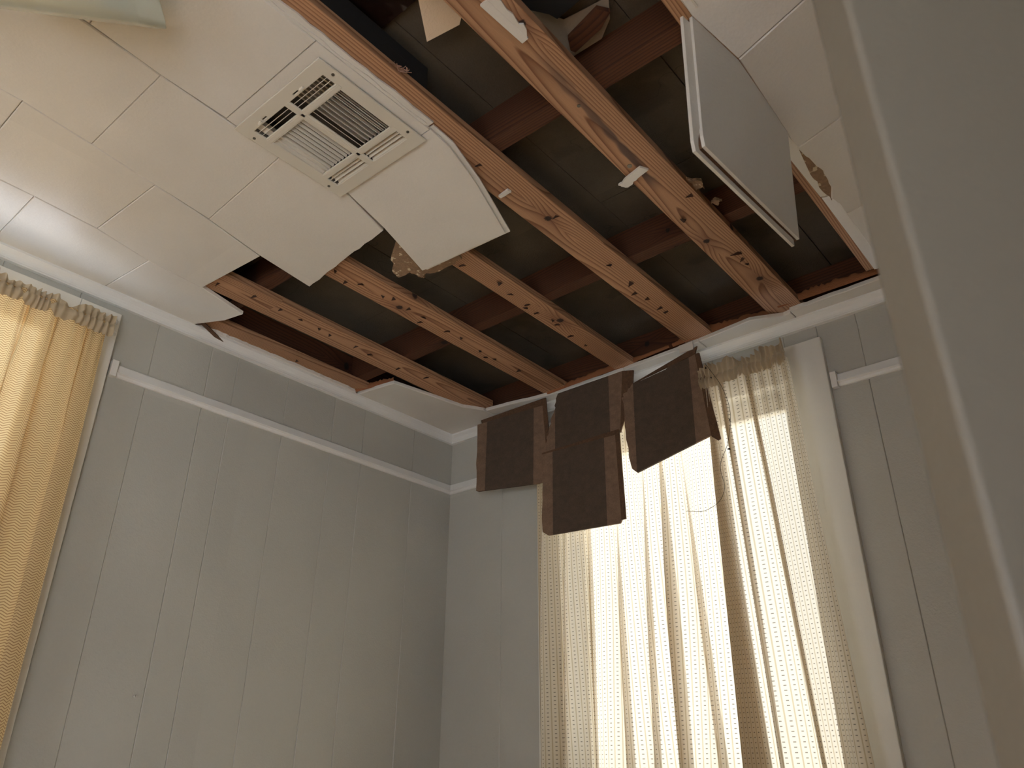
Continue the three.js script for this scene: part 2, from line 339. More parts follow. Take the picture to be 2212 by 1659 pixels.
// windows: casing boards, double-hung sashes, panes
function windowBack() {
  const g = struct(group('window_2')), { x0, x1, y0, y1 } = WB, cw = 0.117;
  mesh('casing', rbox(x1, x1 + cw, 0.25, y1 + cw, ZB - 0.002, ZB + 0.019, 0.003), M.casing, g);
  mesh('casing', rbox(x0 - 0.1, x0, 0.25, y1 + cw, ZB - 0.002, ZB + 0.019, 0.003), M.casing, g);
  mesh('casing', rbox(x0, x1, y1, y1 + cw, ZB - 0.002, ZB + 0.019, 0.003), M.casing, g);
  mesh('sill', rbox(x0 - 0.12, x1 + 0.13, y0 - 0.03, y0, ZB - 0.1, ZB + 0.05, 0.004), M.casing, g);
  const ym = 1.45;
  for (const [a, b, z] of [[y0, ym + 0.02, -2.235], [ym - 0.02, y1, -2.27]]) {
    mesh('sash', merge([rbox(x0, x0 + 0.05, a, b, z - 0.016, z + 0.016, 0.002), rbox(x1 - 0.05, x1, a, b, z - 0.016, z + 0.016, 0.002), rbox(x0 + 0.05, x1 - 0.05, a, a + 0.045, z - 0.016, z + 0.016, 0.002), rbox(x0 + 0.05, x1 - 0.05, b - 0.05, b, z - 0.016, z + 0.016, 0.002)]), M.casing, g);
    mesh('pane', new THREE.PlaneGeometry(x1 - x0 - 0.09, b - a - 0.085).translate((x0 + x1) / 2, (a + b) / 2, z), M.glass, g);
  }
}
windowBack();
function windowLeft() {
  const g = struct(group('window_1')), { z0, z1, y0, y1 } = WL, cw = 0.117;
  mesh('casing', rbox(XL - 0.002, XL + 0.019, 0.62, y1 + 0.062, z0 - cw, z0, 0.003), M.casing, g);
  mesh('casing', rbox(XL - 0.002, XL + 0.019, 0.62, y1 + 0.062, z1, z1 + cw, 0.003), M.casing, g);
  mesh('casing', rbox(XL - 0.002, XL + 0.019, y1, y1 + 0.062, z0, z1, 0.003), M.casing, g);
  mesh('sill', rbox(XL - 0.1, XL + 0.05, y0 - 0.03, y0, z0 - 0.13, z1 + 0.13, 0.004), M.casing, g);
  const ym = 1.65;
  for (const [a, b, x] of [[y0, ym + 0.02, -2.23], [ym - 0.02, y1, -2.265]]) {
    mesh('sash', merge([rbox(x - 0.016, x + 0.016, a, b, z0, z0 + 0.05, 0.002), rbox(x - 0.016, x + 0.016, a, b, z1 - 0.05, z1, 0.002), rbox(x - 0.016, x + 0.016, a, a + 0.045, z0 + 0.05, z1 - 0.05, 0.002), rbox(x - 0.016, x + 0.016, b - 0.03, b, z0 + 0.05, z1 - 0.05, 0.002)]), M.casing, g);
    mesh('pane', new THREE.PlaneGeometry(z1 - z0 - 0.09, b - a - 0.085).rotateY(Math.PI / 2).translate(x, (a + b) / 2, (z0 + z1) / 2), M.glass, g);
  }
}
windowLeft();
{
  const g = struct(group('window_3')), { x0, x1, y0, y1 } = WF;  // added window behind the camera, unseen, for fill and floor bounce
  for (const b of [[x0 - 0.1, x0, y0 - 0.1, y1 + 0.1], [x1, x1 + 0.1, y0 - 0.1, y1 + 0.1], [x0, x1, y1, y1 + 0.1], [x0, x1, y0 - 0.1, y0]]) mesh('casing', rbox(b[0], b[1], b[2], b[3], ZF - 0.02, ZF + 0.002, 0.003), M.casing, g);
  const xm = (x0 + x1) / 2;
  mesh('sash', merge([rbox(x0, x0 + 0.05, y0, y1, 1.95, 1.99, 0.002), rbox(x1 - 0.05, x1, y0, y1, 1.95, 1.99, 0.002), rbox(xm - 0.03, xm + 0.03, y0, y1, 1.95, 1.99, 0.002), rbox(x0, x1, y0, y0 + 0.05, 1.95, 1.99, 0.002), rbox(x0, x1, y1 - 0.05, y1, 1.95, 1.99, 0.002)]), M.casing, g);
  mesh('pane', new THREE.PlaneGeometry(x1 - x0 - 0.08, y1 - y0 - 0.08).translate(xm, (y0 + y1) / 2, 1.97), M.glass, g);
}
{
  const g = struct(group('window_4')), { z0, z1, y0, y1 } = WR;  // unseen window, added so side light reaches the left wall
  for (const b of [[z0 - 0.1, z0, y0 - 0.1, y1 + 0.1], [z1, z1 + 0.1, y0 - 0.1, y1 + 0.1], [z0, z1, y1, y1 + 0.1], [z0, z1, y0 - 0.1, y0]]) mesh('casing', rbox(XR - 0.02, XR + 0.002, b[2], b[3], b[0], b[1], 0.003), M.casing, g);
  const ym = (y0 + y1) / 2;
  mesh('sash', merge([rbox(0.61, 0.65, y0, y1, z0, z0 + 0.05, 0.002), rbox(0.61, 0.65, y0, y1, z1 - 0.05, z1, 0.002), rbox(0.61, 0.65, ym - 0.025, ym + 0.025, z0, z1, 0.002), rbox(0.61, 0.65, y0, y0 + 0.05, z0, z1, 0.002), rbox(0.61, 0.65, y1 - 0.05, y1, z0, z1, 0.002)]), M.casing, g);
  mesh('pane', new THREE.PlaneGeometry(z1 - z0 - 0.08, y1 - y0 - 0.08).rotateY(Math.PI / 2).translate(0.63, ym, (z0 + z1) / 2), M.glass, g);
}
// open door leaf close to the camera, seen on its edge
{
  const g = struct(group('door_1')), L = 0.76, H = 2.03, t = 0.035;
  const geo = new RoundedBoxGeometry(L, H, t, 3, 0.004).translate(L / 2, H / 2, -t / 2);
  mesh('door_leaf', uvBox(geo), M.door, g);
  const kn = new THREE.SphereGeometry(0.028, 20, 14);
  mesh('door_knob', merge([kn.clone().translate(0.06, 1.0, 0.045), kn.clone().translate(0.06, 1.0, -t - 0.045), new THREE.CylinderGeometry(0.01, 0.01, 0.12, 12).rotateX(Math.PI / 2).translate(0.06, 1.0, -t / 2)]), M.metal, g);
  g.position.set(-0.0513, 0.012, -0.3563);
  g.rotation.y = Math.atan2(0.675, 0.738);
}

// ---------- ceiling: the old deck above, then the tile ceiling below it ----------
const deck = struct(group('upper_ceiling'));
{
  const xs = [-2.2, -1.56, -0.92, -0.54, 0.06, 0.56];
  for (let i = 0; i < xs.length - 1; i++) {
    const cut = [-2.2, i % 2 ? -1.06 : -1.46, i % 2 ? 0.2 : -0.1, 1.9];
    for (let k = 0; k < 3; k++) mesh('ceiling_board', rbox(xs[i] + 0.0007, xs[i + 1] - 0.0007, YD + 0.004 * hash(i, k, 2), YD + 0.03, cut[k] + 0.0007, cut[k + 1] - 0.0007, 0.001), M.deck, deck);
  }
}
const ceiling = struct(group('ceiling'));
const TH = 0.0125;
function tile(name, pts, mat = M.tile, thick = TH, parent = ceiling) { // pts [x, z, y?]
  return mesh(name, name === 'ceiling_tile' || name === 'border_tile' ? slab(pts, thick, thick > 0.01 ? 0.0021 : 0.0008) : prism(pts.map(([x, z, y = YC]) => [x, y, z]), [0, thick, 0]), mat, parent);
}
// face with a shallow bevel and a tongue that shows beyond the chosen edges
function tongueTile(pts, grow, parent = ceiling, name = 'ceiling_tile') {
  const c = tile(name, pts, M.tile, 0.006, parent);
  tile('tongue', grow.map(([x, z, y = YC]) => [x, z, y + 0.0075]), M.tile, 0.004, c);
  return c;
}
{
  const g = 0.0006, rows = [-2.172, -1.895, -1.588, -1.285, -0.98, -0.675, -0.38, -0.075, 0.23, 0.545];
  const T = (x0, x1, z0, z1) => tile('ceiling_tile', [[x0 + g, z0 + g], [x1 - g, z0 + g], [x1 - g, z1 - g], [x0 + g, z1 - g]]);
  const Q = (...p) => tile('ceiling_tile', p);
  for (let r = 0; r < rows.length - 1; r++) {
    const x0 = rows[r], x1 = rows[r + 1];
    const start = [-0.098, -0.26, -0.106, -0.265, -0.26, -0.26, -0.44, -0.26, -0.26][r];
    for (let z = start; z < ZF; z += 0.305) T(x0, x1, z, Math.min(z + 0.305, ZF));
  }
  // the rows splay a little towards the torn edge
  Q([-2.172, -0.404], [-1.898, -0.403], [-1.8955, -0.0985], [-2.172, -0.0985]);
  Q([-2.172, -0.7025], [-1.943, -0.7205], [-1.924, -0.631], [-1.9085, -0.563], [-1.8985, -0.4037], [-2.172, -0.4047]);
  Q([-2.172, -0.7035], [-1.9435, -0.7215], [-1.9535, -0.891], [-1.982, -1.046, 2.762], [-2.06, -1.032, 2.764], [-2.172, -0.985]);
  Q([-1.9075, -0.5625], [-1.6275, -0.5745], [-1.6065, -0.413], [-1.5895, -0.2605], [-1.8945, -0.2605], [-1.8978, -0.403]);
  Q([-1.953, -0.8905], [-1.943, -0.72], [-1.9235, -0.6305], [-1.908, -0.5635], [-1.6278, -0.5755], [-1.651, -0.733], [-1.688, -0.909]);
  Q([-1.6055, -0.4125], [-1.298, -0.4147], [-1.288, -0.265], [-1.2857, -0.1065], [-1.5885, -0.1065], [-1.589, -0.2595]);
  Q([-1.6455, -0.7295], [-1.312, -0.7115], [-1.2985, -0.4153], [-1.6058, -0.4132], [-1.627, -0.575]);
  tile('ceiling_tile', ragged([[-1.6475, -0.7305], [-1.312, -0.7123], [-1.2905, -0.882], [-1.332, -1.047, 2.766], [-1.699, -1.086, 2.765], [-1.679, -0.909, 2.766]], [3], 0.003, 14, 3));
  // row 4: whole tile, then the cut tile that carries the register
  Q([-1.3, -0.566], [-0.985, -0.566], [-0.983, -0.2655], [-1.2847, -0.2655], [-1.2975, -0.415]);
  const reg = [[-1.3, -0.567], [-0.985, -0.567], [-0.983, -0.872], [-1.28, -0.872], [-1.311, -0.711]];
  { // cut tile: ring round the register opening
    const sh = new THREE.Shape(reg.map(([x, z]) => new THREE.Vector2(x, -z))), h = new THREE.Path([[-1.255, 0.61], [-1.025, 0.61], [-1.025, 0.865], [-1.255, 0.865]].map(([x, y]) => new THREE.Vector2(x, y)));
    sh.holes.push(h);
    mesh('ceiling_tile', uvBox(new THREE.ExtrudeGeometry(sh, { depth: TH, bevelEnabled: false }).rotateX(-Math.PI / 2).translate(0, YC, 0)), M.tile, ceiling);
  }
  // ragged tongue left along the torn side of row 4
  tile('tile_edge', ragged([[-0.984, -0.26, YC + 0.006], [-0.968, -0.26, YC + 0.006], [-0.966, -0.868, YC + 0.006], [-0.984, -0.868, YC + 0.006]], [1], 0.002, 22, 8), M.tile, 0.005);
  tile('tile_edge', ragged([[-0.9845, -0.30, YC + 0.003], [-0.979, -0.30, YC + 0.003], [-0.977, -0.86, YC + 0.003], [-0.9845, -0.86, YC + 0.003]], [1], 0.0025, 26, 18), M.tile, 0.004);
  // big loose tile beyond the register, tongue showing on two sides
  tongueTile([[-1.285, -0.876], [-1.312, -1.034, 2.757], [-1.362, -1.220, 2.745], [-1.074, -1.238, 2.745], [-1.012, -1.056, 2.757], [-0.984, -0.94, 2.766], [-0.981, -0.874]],
    [[-1.285, -0.876], [-1.312, -1.034, 2.757], [-1.362, -1.222, 2.745], [-1.355, -1.232, 2.745], [-1.066, -1.248, 2.745], [-1.002, -1.060, 2.757], [-0.973, -0.94, 2.766], [-0.972, -0.874]]);
  // strip of border along the left and back walls, broken inner edge
  tile('border_tile', ragged([[-2.174, -1.0, 2.768], [-2.174, -1.655], [-2.160, -1.64], [-2.158, -1.4], [-2.162, -1.2], [-2.166, -1.03]], [2, 3, 4], 0.003, 12, 21));
  tile('border_tile', [[-2.172, -1.658], [-2.06, -1.672], [-1.992, -1.682], [-1.965, -1.84], [-1.941, -1.997], [-1.925, -2.02], [-1.899, -2.07], [-1.895, -2.178], [-2.172, -2.178]]);
  const bx = [-1.893, -1.59, -1.285, -0.98, -0.675, -0.38, -0.075, 0.23, 0.545], bz = [-2.078, -2.125, -2.131, -2.113, -2.118, -2.112, -2.112, -2.112, -2.112];
  for (let i = 0; i < bx.length - 1; i++) {
    const pts = i === 3 ? [[bx[3], -2.112], [-0.79, -2.085, 2.765], [-0.74, -2.1, 2.762], [-0.70, -2.132], [-0.677, -2.128]] : [[bx[i], bz[i]], [bx[i + 1] - 0.002, bz[i + 1]]];
    tile('border_tile', ragged([...pts, [bx[i + 1] - 0.002, -2.176], [bx[i], -2.176]], i === 3 ? [] : [0], 0.003, 9, 31 + i));
  }
  mesh('tile_edge', rbox(-1.048, -0.998, 2.742, 2.772, -2.104, -2.098, 0.001), M.tile, ceiling);
  // right of the hole: two tiles whose left edges have dropped, then the far ones with the torn edge
  const R = (pts) => tile('ceiling_tile', pts);
  R([[-0.385, -0.442], [-0.077, -0.442], [-0.077, -0.735], [-0.39, -0.742, 2.765]]);
  R([[-0.39, -0.744, 2.765], [-0.077, -0.737], [-0.077, -1.04, 2.77], [-0.345, -1.046, 2.674], [-0.394, -0.978, 2.763]]);
  R([[-0.345, -1.048, 2.674], [-0.077, -1.042, 2.77], [-0.077, -1.36, 2.77], [-0.363, -1.378, 2.708]]);
  R(ragged([[-0.363, -1.380, 2.709], [-0.077, -1.362, 2.77], [-0.077, -1.665, 2.77], [-0.366, -1.702, 2.73], [-0.364, -1.646, 2.725], [-0.372, -1.615, 2.725], [-0.358, -1.578, 2.728], [-0.350, -1.50, 2.72], [-0.360, -1.42, 2.712]], [4, 6, 7], 0.002, 5, 41));
  R([[-0.366, -1.704, 2.731], [-0.077, -1.667, 2.77], [-0.077, -2.10, 2.77], [-0.375, -2.10, 2.765]]);
  tile('torn_core', ragged([[-0.363, -1.385, 2.717], [-0.345, -1.50, 2.726], [-0.352, -1.59, 2.733], [-0.375, -1.628, 2.73], [-0.378, -1.50, 2.725]], [0, 1, 2, 3], 0.004, 7, 43), M.torn, 0.006);
  // remnants still stapled under the last strip
  tile('tile_edge', ragged([[-0.411, -1.395, YC + 0.004], [-0.376, -1.30, YC - 0.02], [-0.372, -1.64, YC - 0.015], [-0.405, -1.655, YC + 0.004]], [0, 2], 0.003, 6, 44), M.tile, 0.006);
  tile('tile_edge', ragged([[-0.404, -1.66, YC + 0.004], [-0.368, -1.645, YC - 0.012], [-0.378, -2.06, YC], [-0.404, -2.06, YC + 0.004]], [0, 2], 0.003, 8, 45), M.tile, 0.006);
  tile('tile_edge', [[-0.41, -0.5, YC + 0.006], [-0.38, -0.5, YC], [-0.375, -0.965, YC - 0.01], [-0.396, -0.985, YC + 0.004]], M.tile, 0.006);
}

// ---------- framing ----------
const firUV = (geo, row, du) => { // board along z: u along, v across, inside its own 0.1 m row
  const p = geo.attributes.position, uv = geo.attributes.uv; geo.computeBoundingBox(); const bb = geo.boundingBox;
  for (let i = 0; i < p.count; i++) {
    const n = geo.attributes.normal, side = Math.abs(n.getY(i)) < 0.6;
    uv.setXY(i, (p.getZ(i) + du) / WOOD_L, (row * 0.1 + 0.002 + clamp(side ? (p.getY(i) - bb.min.y) * 0.7 + 0.02 : (p.getX(i) - bb.min.x), 0, 0.096)) / WOOD_H);
  }
  return geo;
};
const firUVx = (geo, row, du) => {
  const p = geo.attributes.position, uv = geo.attributes.uv; geo.computeBoundingBox(); const bb = geo.boundingBox;
  for (let i = 0; i < p.count; i++) {
    const n = geo.attributes.normal, side = Math.abs(n.getY(i)) < 0.6;
    uv.setXY(i, (p.getX(i) + du) / WOOD_L, (row * 0.1 + 0.002 + clamp(side ? (p.getY(i) - bb.min.y) * 0.9 : (p.getZ(i) - bb.min.z) + 0.03, 0, 0.096)) / WOOD_H);
  }
  return geo;
};
const chip = new THREE.TetrahedronGeometry(0.5, 0);
function staples(parent, list) {
  for (const [x, z, big] of list) {
    const s = mesh('staple', chip, M.staple, parent), k = big ? 1.5 : 1;
    s.position.set(x, YF - 0.001, z); s.scale.set(0.036 * k, 0.012, 0.015 * k); s.rotation.set(rnd() * 0.4, rnd() * 3, rnd() * 0.4);
  }
}
const STRIPS = [
  [-2.188, -2.112, 1, 0.3, -2.19, 'narrow fir strip hugging the left wall above the crown', [[-2.14, -1.36]]],
  [-1.962, -1.858, 0, 1.1, -2.08, 'first full-width fir strip out from the left wall, running under the stepped tile edge', [[-1.916, -0.916], [-1.895, -1.024], [-1.896, -1.12], [-1.897, -1.199], [-1.899, -1.273], [-1.905, -1.32], [-1.901, -1.424], [-1.905, -1.493], [-1.908, -1.625], [-1.884, -1.739]]],
  [-1.636, -1.534, 2, 2.25, -2.18, 'fir strip with many staple holes emerging from behind the pointed hanging tile corner', [[-1.596, -1.098], [-1.62, -1.152], [-1.591, -1.188], [-1.592, -1.275], [-1.578, -1.304], [-1.586, -1.373], [-1.614, -1.451], [-1.585, -1.439], [-1.59, -1.547], [-1.585, -1.611], [-1.597, -1.717], [-1.61, -1.762], [-1.595, -1.793], [-1.589, -1.912]]],
  [-1.318, -1.238, 3, 2.35, -2.15, 'fir strip coming out beneath the large tile beyond the vent', [[-1.295, -1.309], [-1.274, -1.448, 1], [-1.287, -1.511], [-1.284, -1.589], [-1.3, -1.601], [-1.292, -1.645], [-1.282, -1.715], [-1.285, -1.743], [-1.298, -1.829], [-1.295, -1.912]]],
  [-1.030, -0.930, 5, 2.4, -2.17, 'long fir strip passing close beside the air vent', [[-0.983, -1.036], [-0.961, -1.305], [-0.973, -1.576, 1], [-0.979, -1.695, 1], [-1.0, -1.745], [-0.985, -1.795], [-0.983, -1.865], [-0.976, -1.896]]],
  [-0.739, -0.637, 4, 2.15, -2.15, 'widest-looking fir strip with a dark split and knot, crossing the middle of the hole', [[-0.655, -1.453], [-0.713, -1.53, 1], [-0.676, -1.753, 1], [-0.674, -1.789], [-0.672, -1.819]]],
  [-0.428, -0.333, 0, 2.4, -2.07, 'fir strip at the right side of the hole above the folded white tile', []],
];
for (const [x0, x1, row, du, zEnd, label, st] of STRIPS) {
  const t = tag(group('furring_strip'), label, 'wood strip', 'fir strips across the hole');
  mesh('board', firUV(rbox(x0, x1, YF, YJ, zEnd, row === 3 ? -0.9 : 1.85, 0.0015, 2), row, du), M.fir, t);
  staples(t, st);
  if (x0 === -0.739) { // round nail head and knot hole
    const nh = mesh('nail', new THREE.CylinderGeometry(0.006, 0.006, 0.003, 14), M.screw, t); nh.position.set(-0.712, YF, -1.267);
    const kn = mesh('nail', new THREE.CylinderGeometry(0.004, 0.004, 0.003, 12), M.screw, t); kn.position.set(-0.695, YF, -1.038);
  }
}
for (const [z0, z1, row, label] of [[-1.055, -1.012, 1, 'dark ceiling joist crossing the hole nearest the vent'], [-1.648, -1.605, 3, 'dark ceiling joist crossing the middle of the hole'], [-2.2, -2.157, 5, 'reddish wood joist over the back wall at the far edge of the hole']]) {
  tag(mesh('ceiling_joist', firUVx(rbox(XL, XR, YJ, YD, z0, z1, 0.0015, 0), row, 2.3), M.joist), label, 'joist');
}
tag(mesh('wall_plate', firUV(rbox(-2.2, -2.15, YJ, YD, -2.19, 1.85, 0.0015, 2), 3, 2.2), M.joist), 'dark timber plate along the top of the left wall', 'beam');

// ---------- air register ----------
{
  const g = tag(group('air_vent'), 'square off-white four-way air vent with louvres set in the ceiling tiles', 'vent');
  const cx = -1.157, cz = -0.739;
  g.position.set(cx, YC, cz);
  const L = (x, z) => new THREE.Vector2(x - cx, -(z - cz));
  const sh = new THREE.Shape([L(-1.307, -0.591), L(-1.007, -0.591), L(-1.007, -0.887), L(-1.307, -0.887)]);
  const holes = { nr: [-1.148, -1.035, -0.654, -0.623], nl: [-1.278, -1.165, -0.654, -0.623], mr: [-1.146, -1.039, -0.807, -0.671], ml: [-1.274, -1.166, -0.808, -0.672], fr: [-1.149, -1.037, -0.855, -0.824], fl: [-1.279, -1.167, -0.855, -0.825] };
  for (const [a, b, c, d] of Object.values(holes)) sh.holes.push(new THREE.Path([L(a, c), L(a, d), L(b, d), L(b, c)]));
  for (const [x, z, w] of [[-1.116, -0.6155, 0.016], [-1.228, -0.6155, 0.016]]) sh.holes.push(new THREE.Path([L(x - w / 2, z - 0.0018), L(x - w / 2, z + 0.0018), L(x + w / 2, z + 0.0018), L(x + w / 2, z - 0.0018)]));
  const plate = new THREE.ExtrudeGeometry(sh, { depth: 0.002, bevelEnabled: true, bevelThickness: 0.0015, bevelSize: 0.0015, bevelOffset: -0.0015, bevelSegments: 2 });
  mesh('frame', uvBox(plate.rotateX(-Math.PI / 2).translate(0, -0.0065, 0)), M.grille, g);
  mesh('core_ridge', merge([[-0.669, -0.658], [-0.822, -0.810]].map(([a, b]) => rbox(-1.282 - cx, -1.03 - cx, -0.0085, -0.005, a - cz, b - cz, 0.0012)).concat([rbox(-1.1605 - cx, -1.1515 - cx, -0.0085, -0.005, -0.857 - cz, -0.621 - cz, 0.0012)])), M.grille, g);
  // louvres: near pair and right pair lean with the view, far pair and left pair lean against it
  const slatZ = (x, z0, z1, tilt, w, name = 'louvre') => { const m = mesh(name, rbox(-0.0006, 0.0006, 0, w, 0, z1 - z0, 0), M.grille, g); m.position.set(x - cx, -0.0045, z0 - cz); m.rotation.z = tilt; };
  const slatX = (z, x0, x1, tilt, w) => { const m = mesh('louvre', rbox(0, x1 - x0, 0, w, -0.0006, 0.0006, 0), M.grille, g); m.position.set(x0 - cx, -0.0045, z - cz); m.rotation.x = tilt; };
  for (let i = 1; i < 9; i++) { slatZ(lerp(-1.146, -1.039, i / 9), -0.807, -0.671, 0.72, 0.016); }
  for (let i = 0; i < 9; i++) { slatZ(lerp(-1.274, -1.166, i / 9), -0.808, -0.672, -0.5, 0.0078); }
  for (const [a, b] of [[-1.148, -1.035], [-1.278, -1.165]]) for (let i = 1; i < 3; i++) slatX(lerp(-0.654, -0.623, i / 3), a, b, -0.5, 0.014);
  for (const [a, b] of [[-1.149, -1.037], [-1.279, -1.167]]) for (let i = 0; i < 3; i++) slatX(lerp(-0.855, -0.824, i / 3), a, b, 0.62, 0.0082);
  for (let i = 0; i < 9; i++) { const m = mesh('damper_blade', rbox(-0.002, 0.002, 0, 0.02, -0.001, 0.2, 0), M.grille, g); m.position.set(lerp(-1.143, -1.04, i / 8) - cx, 0.02, -0.82 - cz); }
  for (const x of [-1.097, -1.245]) { const m = mesh('lever', rbox(-0.006, 0.006, -0.009, 0.004, -0.003, 0.003, 0.0015), M.grille, g); m.position.set(x - cx, -0.005, -0.6155 - cz); m.rotation.z = 0.3; }
  for (const [x, z] of [[-1.014, -0.635], [-1.301, -0.635], [-1.016, -0.841], [-1.301, -0.842]]) { const m = mesh('screw', new THREE.CylinderGeometry(0.0034, 0.0034, 0.002, 14), M.screw, g); m.position.set(clamp(x, -1.296, -1.018) - cx, -0.0083, z - cz); }
  const bx = [[-0.116, 0.116, 0.05, 0.056, -0.123, 0.117], [-0.122, -0.116, -0.003, 0.056, -0.123, 0.117], [0.116, 0.122, -0.003, 0.056, -0.123, 0.117], [-0.122, 0.122, -0.003, 0.056, -0.129, -0.123], [-0.122, 0.122, -0.003, 0.056, 0.117, 0.123]];
  mesh('duct_boot', merge(bx.map((b) => rbox(...b, 0))), M.boot, g);
}
// black duct liner beside the vent strip
tag(mesh('air_duct', merge([rbox(-1.3, -0.931, 2.835, 2.87, -0.812, -0.2, 0.003), rbox(-0.94, -0.931, YJ + 0.001, 2.837, -0.812, -0.2, 0.001)]), M.black), 'black duct box lying above the strip beside the vent', 'duct');

// ---------- ceiling lamp ----------
{
  const g = tag(group('ceiling_lamp'), 'square frosted glass ceiling lamp shade at the upper left', 'lamp');
  const half = 0.168, prof = [[0, -0.062], [0.5, -0.06], [0.68, -0.052], [0.80, -0.040], [0.83, -0.0385], [1, -0.014], [1.004, -0.011]];
  const pos = [], idx = [], n = 96;
  prof.forEach(([r, y]) => { for (let i = 0; i < n; i++) { const a = (i / n) * Math.PI * 2, c = Math.cos(a), s = Math.sin(a), p = lerp(2.4, 60, r * r * r), k = Math.pow(Math.pow(Math.abs(c), p) + Math.pow(Math.abs(s), p), -1 / p); pos.push(c * k * r * half, y, s * k * r * half); } });
  for (let j = 0; j < prof.length - 1; j++) for (let i = 0; i < n; i++) { const a = j * n + i, b = j * n + (i + 1) % n, c = a + n, d = b + n; idx.push(a, b, c, b, d, c); }
  const geo = new THREE.BufferGeometry(); geo.setAttribute('position', new THREE.Float32BufferAttribute(pos, 3)); geo.setIndex(idx); geo.computeVertexNormals();
  const inner = geo.clone().scale(0.985, 1, 0.985).translate(0, 0.004, 0);
  mesh('glass_shade', geo, M.shade, g);
  mesh('glass_shade_lining', inner, M.shade, g);
  mesh('lamp_base', new THREE.CylinderGeometry(0.06, 0.06, 0.05, 24).translate(0, 0.025, 0), M.casing, g);
  mesh('finial', new THREE.SphereGeometry(0.011, 16, 12).translate(0, -0.068, 0), M.metal, g);
  g.position.set(-1.082, 2.692, -0.103);
  g.rotation.y = Math.atan2(0.2, 0.175);
}

// ---------- fallen tiles ----------
// a tile hung by its edge: painted face, brown back, tongue flanges; local x across, y down from the hinge
function hangingBack(pts, label, zTop, tilt, flange) {
  const t = tag(group('hanging_tile'), label, 'ceiling tile');
  const top = Math.max(...pts.map((p) => p[1])), x0 = Math.min(...pts.map((p) => p[0])), x1 = Math.max(...pts.map((p) => p[0]));
  t.position.set((x0 + x1) / 2, top, zTop);
  const loc = (list, z) => list.map(([x, y]) => [x - (x0 + x1) / 2, y - top, z]);
  const back = prism(loc(pts, 0), [0, 0, -0.007], [0, 1]);
  const p = back.attributes.position, uv = back.attributes.uv;
  for (let i = 0; i < p.count; i++) uv.setXY(i, (p.getX(i) + (x1 - x0) / 2) / (x1 - x0), (p.getY(i)) / 0.3);
  mesh('back_face', back, M.tileBack, t);
  const front = prism(loc(pts.map(([x, y]) => [lerp((x0 + x1) / 2, x, 0.975), lerp(top - 0.15, y, 0.975)]), -0.0075), [0, 0, -0.005], [0, 1]);
  mesh('painted_face', front, M.tile, t);
  for (const f of flange) mesh('flange', prism(loc(f, 0.0005), [0, 0, -0.005], [0, 1]), M.fibre, t);
  t.rotation.x = -tilt;
  return t;
}
const rag2 = (pts, e, amp, n, s) => ragged(pts, e, amp, n, s);
hangingBack(rag2([[-1.969, 2.742], [-1.637, 2.732], [-1.621, 2.561], [-1.627, 2.425], [-1.66, 2.425], [-1.949, 2.457], [-1.962, 2.462]], [5, 6], 0.004, 7, 51), 'brown-backed tile hanging in the wall corner, left of the group', -2.112, 0.02,
  [[[-1.95, 2.756], [-1.622, 2.759], [-1.637, 2.730], [-1.945, 2.741]], [[-1.637, 2.732], [-1.622, 2.759], [-1.606, 2.59], [-1.621, 2.561]]]);
hangingBack(rag2([[-1.561, 2.755], [-1.279, 2.757], [-1.296, 2.528], [-1.623, 2.532], [-1.605, 2.61]], [3, 4], 0.006, 10, 52), 'upper brown-backed tile with torn left edge, hanging above another one', -2.108, 0.03,
  [[[-1.279, 2.757], [-1.233, 2.745], [-1.246, 2.64], [-1.297, 2.53]]]);
hangingBack(rag2([[-1.624, 2.525], [-1.31, 2.518], [-1.301, 2.219], [-1.307, 2.209], [-1.597, 2.219], [-1.621, 2.235]], [5], 0.003, 8, 53), 'lowest brown-backed tile, hung from the one above it', -2.088, 0.02,
  [[[-1.31, 2.522], [-1.294, 2.53], [-1.284, 2.219], [-1.301, 2.219]], [[-1.624, 2.528], [-1.296, 2.534], [-1.31, 2.517], [-1.624, 2.522]]]);
hangingBack(rag2([[-1.282, 2.650], [-1.235, 2.69], [-0.995, 2.723], [-0.965, 2.425], [-1.234, 2.364], [-1.252, 2.381]], [0, 1, 5], 0.006, 8, 54), 'tilted brown-backed tile dangling against the curtain, right of the group', -2.10, 0.04,
  [[[-0.995, 2.723], [-0.98, 2.723], [-0.936, 2.407], [-0.945, 2.402], [-0.965, 2.42]], [[-1.235, 2.69], [-0.995, 2.723], [-0.985, 2.75], [-1.1, 2.722], [-1.19, 2.696]]]);
// white folded tile at the right of the hole: face towards +x, tongue behind
{
  const t = tag(group('hanging_tile'), 'large white tile folded straight down with its tongue-and-groove edge showing', 'ceiling tile');
  t.position.set(-0.4, 2.76, -0.98);
  const a = [[0.006, 0.004, 0], [-0.006, -0.28, -0.004], [-0.008, -0.297, -0.012], [-0.012, -0.234, -0.46], [0.042, -0.055, -0.335], [0.0545, -0.087, -0.067]];
  mesh('painted_face', prism(a, [-0.006, 0, 0], [2, 1]), M.tile, t);
  const grow = (d, dz) => a.map(([x, y, z], i) => [x - d, y - (i === 2 || i === 3 || i === 1 ? dz : 0), z + (i < 3 ? dz : 0)]);
  mesh('groove', prism(a.map(([x, y, z]) => [x - 0.006, y, z - 0.002]), [-0.007, 0, 0], [2, 1]), M.fibre, t);
  mesh('tongue', prism(grow(0.013, 0.012), [-0.006, 0, 0], [2, 1]), M.tile, t);
}

